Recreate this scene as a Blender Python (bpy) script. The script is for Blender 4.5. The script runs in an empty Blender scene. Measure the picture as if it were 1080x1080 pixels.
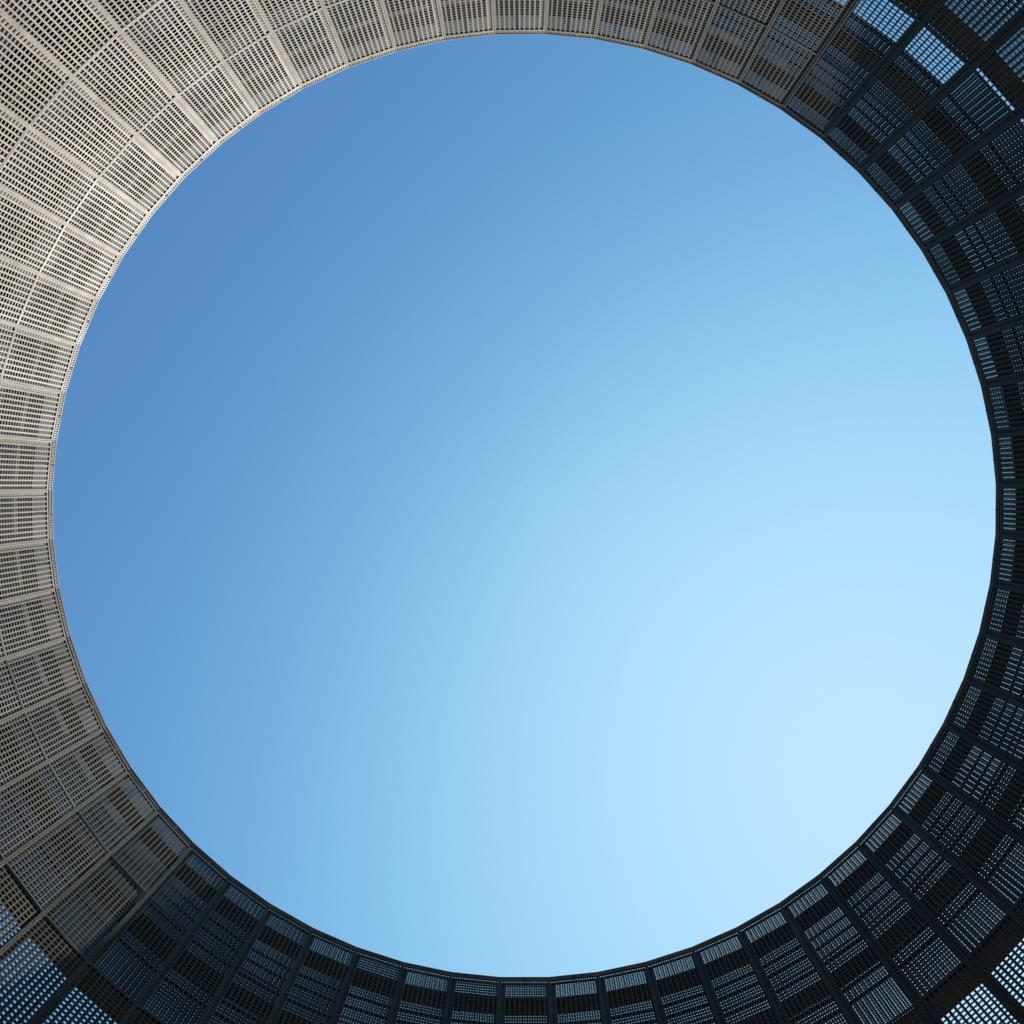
import bpy, math, random
import numpy as np
from mathutils import Matrix, Vector

C = bpy.context.scene
COL = C.collection
R = 10.0                 # radius of the inner screen at its ribs, metres
EYE = 1.6                # height of the camera above the paving
N = 60                   # bays round the drum
PH = -3.317              # direction of rib 0, degrees

# ------------------------------------------------------------------ camera
cam_d = bpy.data.cameras.new('camera')
cam = bpy.data.objects.new('camera', cam_d); COL.objects.link(cam)
F_PX = 1030.0
cam_d.sensor_width = 36.0
cam_d.sensor_fit = 'HORIZONTAL'
cam_d.lens = 36.0 * F_PX / 1080.0
cam_d.clip_start = 0.05
cam_d.clip_end = 5000
M = Matrix.Rotation(0.027488, 3, 'X') @ Matrix.Rotation(0.009238, 3, 'Y')
cam.matrix_world = Matrix.Translation((-0.0023 * R, -0.0590 * R, EYE)) @ (M.transposed() @ Matrix.Diagonal((1, -1, -1))).to_4x4()
C.camera = cam

# ------------------------------------------------------------------ sky, sun, exposure
EXPOSURE = 1.3
SUN_AZ, SUN_EL = math.radians(39.5), math.radians(65)     # azimuth from +X towards +Y
w = bpy.data.worlds.new('World'); C.world = w; w.use_nodes = True
nt = w.node_tree; nt.nodes.clear()
sky = nt.nodes.new('ShaderNodeTexSky'); sky.sky_type = 'NISHITA'
sky.sun_disc = False
sky.sun_elevation = SUN_EL
sky.sun_rotation = math.pi / 2 - SUN_AZ
sky.air_density = 1.0; sky.dust_density = 1.5; sky.ozone_density = 1.0
bg = nt.nodes.new('ShaderNodeBackground'); bg.inputs['Strength'].default_value = 0.1
wo = nt.nodes.new('ShaderNodeOutputWorld')
# tone of the hazy glow round the sun (keeps the sky blue towards the sun instead of burning out)
k_in = nt.nodes.new('ShaderNodeVectorMath'); k_in.operation = 'SCALE'; k_in.inputs['Scale'].default_value = 1 / 20
cv = nt.nodes.new('ShaderNodeRGBCurve')
TONE = ([(0.0500, 0.080), (0.0675, 0.107), (0.0850, 0.140), (0.1100, 0.188), (0.1400, 0.235), (0.1800, 0.285), (0.2350, 0.335), (0.3250, 0.385), (0.4250, 0.425), (0.6000, 0.470), (0.9000, 0.515), (1.0000, 0.520)],
        [(0.0700, 0.200), (0.0935, 0.285), (0.1125, 0.365), (0.1375, 0.448), (0.1650, 0.530), (0.1950, 0.594), (0.2450, 0.655), (0.3300, 0.712), (0.4250, 0.745), (0.6000, 0.772), (1.0000, 0.800)],
        [(0.1150, 0.420), (0.1560, 0.575), (0.1800, 0.672), (0.2050, 0.757), (0.2350, 0.840), (0.2800, 0.912), (0.3600, 0.970), (0.4500, 0.998), (1.0000, 1.000)])
for c, pts in zip(cv.mapping.curves, TONE):
    c.points[0].location = (0, 0); c.points[1].location = (1, pts[-1][1])
    for p in pts[:-1]: c.points.new(*p)
    for p in c.points: p.handle_type = 'AUTO_CLAMPED'
cv.mapping.update()
k_out = nt.nodes.new('ShaderNodeVectorMath'); k_out.operation = 'SCALE'; k_out.inputs['Scale'].default_value = 10 / 2 ** EXPOSURE
nt.links.new(sky.outputs[0], k_in.inputs[0]); nt.links.new(k_in.outputs[0], cv.inputs['Color'])
nt.links.new(cv.outputs[0], k_out.inputs[0]); nt.links.new(k_out.outputs[0], bg.inputs['Color']); nt.links.new(bg.outputs[0], wo.inputs['Surface'])

sd = bpy.data.lights.new('sun', 'SUN'); sd.energy = 5.0; sd.angle = math.radians(0.5); sd.color = (1.0, 0.955, 0.89)
so = bpy.data.objects.new('sun', sd); COL.objects.link(so)
sdir = Vector((math.cos(SUN_EL) * math.cos(SUN_AZ), math.cos(SUN_EL) * math.sin(SUN_AZ), math.sin(SUN_EL)))
so.rotation_euler = (-sdir).to_track_quat('-Z', 'Y').to_euler()
so.location = sdir * 60
C.view_settings.view_transform = 'Standard'; C.view_settings.look = 'None'
C.view_settings.gamma = 1.0; C.view_settings.exposure = EXPOSURE
C.view_settings.use_curve_mapping = False

# ------------------------------------------------------------------ materials
def metal(name, col, rough, var=0.14, spec=0.5, scale=1.3, bump=0.0, streak=True, wear=0.0):
    m = bpy.data.materials.new(name); m.use_nodes = True
    n = m.node_tree; L = n.links
    b = n.nodes['Principled BSDF']
    b.inputs['Roughness'].default_value = rough
    b.inputs['Specular IOR Level'].default_value = spec
    b.inputs['Specular Tint'].default_value = (1.0, 0.86, 0.62, 1)     # bronze-coloured coat
    geo = n.nodes.new('ShaderNodeNewGeometry')
    mp = n.nodes.new('ShaderNodeMapping'); mp.inputs['Scale'].default_value = (1, 1, 0.35 if streak else 1)
    L.new(geo.outputs['Position'], mp.inputs['Vector'])
    no = n.nodes.new('ShaderNodeTexNoise'); no.inputs['Scale'].default_value = scale
    no.inputs['Detail'].default_value = 6; no.inputs['Roughness'].default_value = 0.65
    L.new(mp.outputs[0], no.inputs['Vector'])
    oi = n.nodes.new('ShaderNodeObjectInfo')
    ad = n.nodes.new('ShaderNodeMath'); ad.operation = 'MULTIPLY_ADD'     # noise + 0.35 * (random per piece)
    L.new(oi.outputs['Random'], ad.inputs[0]); ad.inputs[1].default_value = 0.35
    L.new(no.outputs['Fac'], ad.inputs[2])
    rp = n.nodes.new('ShaderNodeValToRGB')
    e = rp.color_ramp.elements
    e[0].position = 0.35; e[1].position = 1.0
    e[0].color = tuple(c * (1 - 1.6 * var) for c in col) + (1,)
    e[1].color = tuple(min(1, c * (1 + var)) for c in col) + (1,)
    L.new(ad.outputs[0], rp.inputs['Fac'])
    if wear:                                                            # brown run-off streaks and dust
        mp2 = n.nodes.new('ShaderNodeMapping'); mp2.inputs['Scale'].default_value = (2.2, 2.2, 0.22)
        L.new(geo.outputs['Position'], mp2.inputs['Vector'])
        ws = n.nodes.new('ShaderNodeTexNoise'); ws.inputs['Scale'].default_value = 2.4; ws.inputs['Detail'].default_value = 5
        L.new(mp2.outputs[0], ws.inputs['Vector'])
        wr = n.nodes.new('ShaderNodeMapRange'); wr.inputs['From Min'].default_value = 0.47; wr.inputs['From Max'].default_value = 0.66
        wr.inputs['To Max'].default_value = wear; L.new(ws.outputs['Fac'], wr.inputs['Value'])
        mx = n.nodes.new('ShaderNodeMix'); mx.data_type = 'RGBA'
        L.new(wr.outputs[0], mx.inputs[0]); L.new(rp.outputs['Color'], mx.inputs[6])
        mx.inputs[7].default_value = (col[0] * 0.62, col[1] * 0.48, col[2] * 0.36, 1)
        L.new(mx.outputs[2], b.inputs['Base Color'])
    else:
        L.new(rp.outputs['Color'], b.inputs['Base Color'])
    mr = n.nodes.new('ShaderNodeMapRange'); mr.inputs['To Min'].default_value = rough - 0.08; mr.inputs['To Max'].default_value = rough + 0.10
    L.new(no.outputs['Fac'], mr.inputs['Value']); L.new(mr.outputs[0], b.inputs['Roughness'])
    if bump:
        n2 = n.nodes.new('ShaderNodeTexNoise'); n2.inputs['Scale'].default_value = 22; n2.inputs['Detail'].default_value = 4
        L.new(geo.outputs['Position'], n2.inputs['Vector'])
        bp = n.nodes.new('ShaderNodeBump'); bp.inputs['Strength'].default_value = bump; bp.inputs['Distance'].default_value = 0.02
        L.new(n2.outputs['Fac'], bp.inputs['Height']); L.new(bp.outputs[0], b.inputs['Normal'])
    return m

M_PANEL = metal('panel_metal', (0.034, 0.0300, 0.0198), 0.62, var=0.3, spec=0.26, wear=0.8)
M_FRAME = metal('frame_metal', (0.040, 0.0343, 0.0243), 0.60, var=0.28, spec=0.27, wear=0.5)
M_RIB = metal('rib_metal', (0.036, 0.0318, 0.0216), 0.64, var=0.36, spec=0.235, scale=2.6, bump=0.2, wear=0.6, streak=False)
M_OUTER = metal('outer_metal', (0.014, 0.013, 0.012), 0.75, var=0.18, spec=0.06)
M_STRIP = metal('strip_metal', (0.10, 0.066, 0.052), 0.6, var=0.18, spec=0.25)
M_DARK = metal('beam_metal', (0.03, 0.029, 0.028), 0.75, var=0.2, spec=0.15)
M_RUST = metal('rust_paint', (0.12, 0.03, 0.02), 0.7, var=0.2)
M_BASE = metal('base_concrete', (0.24, 0.20, 0.155), 0.85, var=0.2, scale=0.8, bump=0.4)

def paving_mat():
    m = bpy.data.materials.new('paving'); m.use_nodes = True
    n = m.node_tree; L = n.links; b = n.nodes['Principled BSDF']; b.inputs['Roughness'].default_value = 0.9
    tc = n.nodes.new('ShaderNodeTexCoord')
    br = n.nodes.new('ShaderNodeTexBrick'); br.inputs['Scale'].default_value = 1.2
    br.inputs['Color1'].default_value = (0.36, 0.28, 0.20, 1); br.inputs['Color2'].default_value = (0.30, 0.235, 0.165, 1)
    br.inputs['Mortar'].default_value = (0.16, 0.13, 0.10, 1); br.inputs['Mortar Size'].default_value = 0.01
    L.new(tc.outputs['Object'], br.inputs['Vector']); L.new(br.outputs['Color'], b.inputs['Base Color'])
    return m

# ------------------------------------------------------------------ mesh helpers
class MB:
    """collects faces for ONE mesh"""
    def __init__(s): s.v = []; s.f = []; s.n = 0
    def add(s, v, f):
        v = np.asarray(v, float).reshape(-1, 3); f = np.asarray(f, int).reshape(-1, 4)
        s.v.append(v); s.f.append(f + s.n); s.n += len(v)
    def box(s, x0, x1, y0, y1, z0, z1):
        v = [(x, y, z) for z in (z0, z1) for y in (y0, y1) for x in (x0, x1)]
        s.add(v, [(0, 2, 3, 1), (4, 5, 7, 6), (0, 1, 5, 4), (2, 6, 7, 3), (0, 4, 6, 2), (1, 3, 7, 5)])
    def sheet(s, xs, zs, solid, y0, y1):
        """perforated sheet: solid[i, j] tells which cells of the xs x zs grid are metal"""
        nx, nz = len(xs), len(zs)
        X, Z = np.meshgrid(xs, zs, indexing='ij')
        front = np.stack([X, np.full_like(X, y0), Z], -1).reshape(-1, 3)
        back = np.stack([X, np.full_like(X, y1), Z], -1).reshape(-1, 3)
        O = nx * nz
        ids = np.arange(O).reshape(nx, nz)
        a, b, c, d = ids[:-1, :-1], ids[1:, :-1], ids[1:, 1:], ids[:-1, 1:]
        F = [np.stack([q[solid] for q in (a, b, c, d)], 1), np.stack([q[solid] for q in (d, c, b, a)], 1) + O]
        pad = np.zeros((nx + 1, nz + 1), bool); pad[1:-1, 1:-1] = solid
        # walls across x lines (between cell i-1 and i at line i)
        l, r = pad[:-1, 1:-1], pad[1:, 1:-1]
        for m, flip in ((l & ~r, False), (~l & r, True)):
            i, j = np.nonzero(m); p, q = ids[i, j], ids[i, j + 1]
            w_ = np.stack([p, p + O, q + O, q], 1); F.append(w_[:, ::-1] if flip else w_)
        l, r = pad[1:-1, :-1], pad[1:-1, 1:]
        for m, flip in ((l & ~r, True), (~l & r, False)):
            i, j = np.nonzero(m); p, q = ids[i, j], ids[i + 1, j]
            w_ = np.stack([p, p + O, q + O, q], 1); F.append(w_[:, ::-1] if flip else w_)
        s.add(np.concatenate([front, back]), np.concatenate(F))
    def arrays(s): return np.concatenate(s.v), np.concatenate(s.f)
    def mesh(s, name, mat):
        v, f = s.arrays()
        used = np.zeros(len(v), bool); used[f.ravel()] = True
        re = np.cumsum(used) - 1; v = v[used]; f = re[f]
        me = bpy.data.meshes.new(name)
        me.vertices.add(len(v)); me.vertices.foreach_set('co', v.astype(np.float32).ravel())
        me.loops.add(len(f) * 4); me.loops.foreach_set('vertex_index', f.astype(np.int32).ravel())
        me.polygons.add(len(f)); me.polygons.foreach_set('loop_start', np.arange(0, len(f) * 4, 4, dtype=np.int32))
        me.polygons.foreach_set('loop_total', np.full(len(f), 4, np.int32))
        me.polygons.foreach_set('use_smooth', np.zeros(len(f), bool))
        me.update(calc_edges=True); me.validate()
        me.materials.append(mat)
        return me

def holes(lo, hi, n, frac, off=0.0):
    """grid lines of n holes of open fraction frac between lo and hi; odd cells are holes"""
    p = (hi - lo) / n
    out = [lo - 1e-9]
    for k in range(n):
        c = lo + (k + 0.5 + off) * p
        out += [c - frac * p / 2, c + frac * p / 2]
    out.append(hi)
    return np.array(out)

def link(name, me, parent=None, loc=(0, 0, 0), rz=0.0):
    o = bpy.data.objects.new(name, me); COL.objects.link(o)
    o.parent = parent; o.location = loc; o.rotation_euler = (0, 0, rz)
    return o

# ------------------------------------------------------------------ ground
gb = MB(); gb.add([(-600, -600, 0), (600, -600, 0), (600, 600, 0), (-600, 600, 0)], [(0, 1, 2, 3)])
ground = link('ground', gb.mesh('ground', paving_mat())); ground['kind'] = 'structure'

# ------------------------------------------------------------------ the drum
tower = bpy.data.objects.new('openwork_tower', None); COL.objects.link(tower)
tower['label'] = 'tall round openwork tower of perforated metal panels between ribs, open to the blue sky'
tower['category'] = 'tower'

def Z(u): return EYE + u * R           # u: height above the eye in drum radii
STEP = 2.5422
Z_TOP = Z(2.045)                       # top of the inner screen
SEAM = [Z_TOP, Z(1.8075), Z(1.5533), Z(1.2991), Z(1.0449), Z(0.7907)]
AP = R * math.cos(math.pi / N)         # distance of a bay's face from the axis
CHORD = 2 * R * math.sin(math.pi / N)
PITCH = 0.1014
NH = 10                                # holes across a panel
GAP = 0.40                             # cavity between the two skins
Y_OUT = AP + GAP

def bay_angle(k): return math.radians(PH + 6 * k + 3)
def rib_angle(k): return math.radians(PH + 6 * k)

# --- panel of the inner screen (local: x along the wall, y outward, z up from its bottom)
def panel_mesh(name, h, rows, fz=0.75):
    hw = NH * PITCH / 2 + 0.004
    xs = holes(-NH * PITCH / 2, NH * PITCH / 2, NH, 0.70); xs[0] = -hw; xs[-1] = hw
    zs = holes(0.030, h - 0.032, rows, fz); zs[0] = 0.0015; zs[-1] = h - 0.0015
    so_ = np.ones((len(xs) - 1, len(zs) - 1), bool); so_[1::2, 1::2] = False
    m = MB(); m.sheet(xs, zs, so_, -0.002, 0.003)
    return m
def frame_mesh(h):
    hw = CHORD / 2 - 0.012
    m = MB()
    m.box(-hw, hw, -0.006, -0.0025, h - 0.034, h - 0.002)      # rails in front of the sheet
    m.box(-hw, hw, -0.008, -0.0025, 0.002, 0.032)
    m.box(-hw, -hw + 0.020, 0.0035, 0.05, 0.004, h - 0.004)    # stiles behind it
    m.box(hw - 0.020, hw, 0.0035, 0.05, 0.004, h - 0.004)
    return m
h1 = SEAM[0] - SEAM[1]
ME_RIM = panel_mesh('rim_panel', h1, 23, 0.80).mesh('rim_panel', M_PANEL)
PB = panel_mesh('wall_panel', STEP, 25)
ME_WALL = PB.mesh('wall_panel', M_PANEL)
ME_FR1 = frame_mesh(h1).mesh('panel_frame_rim', M_FRAME)
ME_FR2 = frame_mesh(STEP).mesh('panel_frame', M_FRAME)

rnd = random.Random(11)                  # panels hang a few millimetres out of line
def place_panel(name, me, fme, k, z):
    a = bay_angle(k)
    d = AP + rnd.uniform(-.004, .003)
    p = link(name, me, tower, (d * math.cos(a), d * math.sin(a), z), a - math.pi / 2 + math.radians(rnd.uniform(-.15, .15)))
    p.rotation_euler.x = math.radians(rnd.uniform(-.05, .05))
    link('panel_frame', fme, p)
    return p

for k in range(N):
    place_panel('rim_panel', ME_RIM, ME_FR1, k, SEAM[1])

# wall panels: those the picture can show (towards its corners) one by one, the rest in one mesh
def seen(k, row):
    a = math.degrees(bay_angle(k)) % 90
    d = abs(a - 45)
    return d <= (33, 20, 12)[row]
rest = MB(); pv, pf = PB.arrays(); fv, ff = frame_mesh(STEP).arrays()
for row in range(4):
    for k in range(N):
        z = SEAM[row + 2]
        if row < 3 and seen(k, row):
            place_panel('wall_panel', ME_WALL, ME_FR2, k, z)
        else:
            a = bay_angle(k); c, s = math.cos(a - math.pi / 2), math.sin(a - math.pi / 2)
            Rz = np.array([[c, -s, 0], [s, c, 0], [0, 0, 1]])
            o = np.array([AP * math.cos(a), AP * math.sin(a), z])
            rest.add(pv @ Rz.T + o, pf); rest.add(fv @ Rz.T + o, ff)
lp = link('lower_panels', rest.mesh('lower_panels', M_PANEL), tower); lp['kind'] = 'stuff'

# --- ribs: flat bar on the room side, flange behind the sheets, web across the cavity
Z_BOT = SEAM[5]
rb = MB()
hh = Z_TOP - Z_BOT
rb.box(-0.042, -0.010, -0.016, 0.004, 0, hh)            # two flat bars with a joint between them
rb.box(-0.002, 0.034, -0.013, 0.004, 0, hh)
rb.box(-0.010, -0.002, -0.002, 0.004, 0, hh)
rb.box(-0.060, 0.118, 0.014, 0.026, 0, hh)
rb.box(-0.030, 0.030, 0.026, GAP - 0.03, 0, hh)
ME_RIB = rb.mesh('rib', M_RIB)
for k in range(N):
    a = rib_angle(k)
    link('rib', ME_RIB, tower, (R * math.cos(a), R * math.sin(a), Z_BOT), a - math.pi / 2)

# --- ring plates in the cavity
def ring(name, r0, r1, z0, z1, mat):
    m = MB(); V = []
    for k in range(N):
        a = rib_angle(k)
        for r, z in ((r0, z0), (r1, z0), (r1, z1), (r0, z1)): V.append((r * math.cos(a), r * math.sin(a), z))
    Fs = []
    for k in range(N):
        i, j = 4 * k, 4 * ((k + 1) % N)
        for q in range(4):
            t = (q + 1) % 4; Fs.append((i + q, i + t, j + t, j + q))
    m.add(V, Fs)
    return link(name, m.mesh(name, mat), tower)
PLATES = [2.0617 - .068, 2.0617 - .300, 1.545, 1.290, 1.035]
for u in PLATES:
    ring('ring_walkway', R + 0.042, R + GAP - 0.035, Z(u) - 0.03, Z(u), M_DARK)

# --- outer skin: fine mesh above, an open strip in some bays, wider mesh below
Z_OTOP = EYE + 2.0617 * (R + GAP)
FINE, COARSE = 0.0520, 0.1040
def outer_mesh(name, strip, phase, wide=0.68, fx=0.36, fz=0.57):
    m = MB()
    half = (R + GAP) * math.tan(math.pi / N) - 0.001
    n = int((2 * half - 0.04) / FINE)
    zb, zt2 = Z(1.606), Z(2.062)
    def fine(z0, z1, fx, fz, bands, open_=None):
        xs = holes(-n * FINE / 2, n * FINE / 2, n, fx); xs[0] = -half; xs[-1] = half
        rows = int((z1 - 0.02 - z0) / FINE)
        zs = holes(z1 - 0.02 - rows * FINE, z1 - 0.02, rows, fz); zs[0] = z0; zs[-1] = z1
        so_ = np.ones((len(xs) - 1, len(zs) - 1), bool); so_[1::2, 1::2] = False
        zc = (zs[:-1] + zs[1:]) / 2
        for u in bands: so_[:, np.abs(zc - Z(u)) < 0.045] = True
        if open_: so_[:, (zc > Z(open_[0])) & (zc < Z(open_[1]))] = False
        m.sheet(xs, zs, so_, 0.0, 0.007)
    fine(zt2 + 0.002, Z_OTOP, min(0.52, fx * 1.45), min(0.56, fz * 1.1), (2.136, 2.142))
    fine(zb, zt2, fx, fz, (2.0, 1.955, 1.915, 1.86, 1.76, 1.715), strip)
    # wider mesh
    n = 10
    xs = holes(-n * COARSE / 2, n * COARSE / 2, n, wide); xs[0] = -half; xs[-1] = half
    zt = zb - 0.06; z0 = SEAM[5]
    rows = int((zt - z0) / COARSE)
    zs = holes(zt - rows * COARSE, zt, rows, wide, phase); zs[0] = z0; zs[-1] = zb - 0.002
    so_ = np.ones((len(xs) - 1, len(zs) - 1), bool); so_[1::2, 1::2] = False
    m.sheet(xs, zs, so_, 0.0, 0.007)
    return m.mesh(name, M_OUTER)
ME_OUT = [outer_mesh('outer_panel', None, 0.0), outer_mesh('outer_panel', None, 0.2)]
ME_CLOSE = outer_mesh('outer_panel', None, 0.0, 0.34, 0.24, 0.42)          # holes shrunk on the sunny side only to darken the sky behind them
ME_MEDIUM = outer_mesh('outer_panel', None, 0.1, 0.52, 0.30, 0.48)
ME_OPEN = outer_mesh('outer_panel', (1.622, 1.706), 0.1)
ME_SLIT = outer_mesh('outer_panel', (1.606, 1.622), 0.1)
random.seed(4)
for k in range(N):
    a = bay_angle(k)
    d = math.degrees(a) % 360
    me = ME_OUT[k % 2]
    if 296 < d < 314: me = ME_OPEN
    elif 314 < d < 326: me = ME_SLIT
    elif 150 < d < 280: me = ME_CLOSE
    elif 110 < d <= 150 or 280 <= d < 296: me = ME_MEDIUM
    op = link('outer_panel', me, tower, (Y_OUT * math.cos(a), Y_OUT * math.sin(a), random.uniform(-.02, .0)), a - math.pi / 2)

# --- fine upright bars along the rim, short studs behind the middle of every bay and their rust-red fixings
fb = MB(); half = (R + GAP) * math.tan(math.pi / N) - 0.002
for q in range(21):
    x = (q - 10) * FINE
    fb.box(x - 0.014, x + 0.014, -0.014, -0.002, Z_OTOP - 0.10, Z_OTOP + 0.045)
fb.box(-half, half, -0.014, -0.004, Z_OTOP - 0.118, Z_OTOP - 0.102)
ME_STRIP = fb.mesh('rim_strip', M_STRIP)
sb = MB(); sb.box(-0.018, 0.018, -0.09, -0.018, -1.0, -0.10); ME_STUD = sb.mesh('stud', M_DARK)
kb = MB(); kb.box(-0.03, 0.03, -0.12, -0.092, -0.03, 0.03); ME_FIX = kb.mesh('bracket', M_RUST)
for k in range(N):
    a = bay_angle(k)
    p = (Y_OUT * math.cos(a), Y_OUT * math.sin(a), 0)
    link('rim_strip', ME_STRIP, tower, p, a - math.pi / 2)
    s_ = link('stud', ME_STUD, tower, (p[0], p[1], Z_OTOP), a - math.pi / 2)
    link('bracket', ME_FIX, s_, (0, 0, -0.44))

# --- cappings and the solid foot of the wall
ring('coping', R + GAP - 0.02, R + GAP + 0.03, Z_OTOP + 0.002, Z_OTOP + 0.03, M_FRAME)
ring('inner_capping', R - 0.006, R + 0.05, Z_TOP + 0.001, Z_TOP + 0.022, M_FRAME)
ring('base_wall', R, R + GAP + 0.05, 0.0, Z_BOT - 0.003, M_BASE)
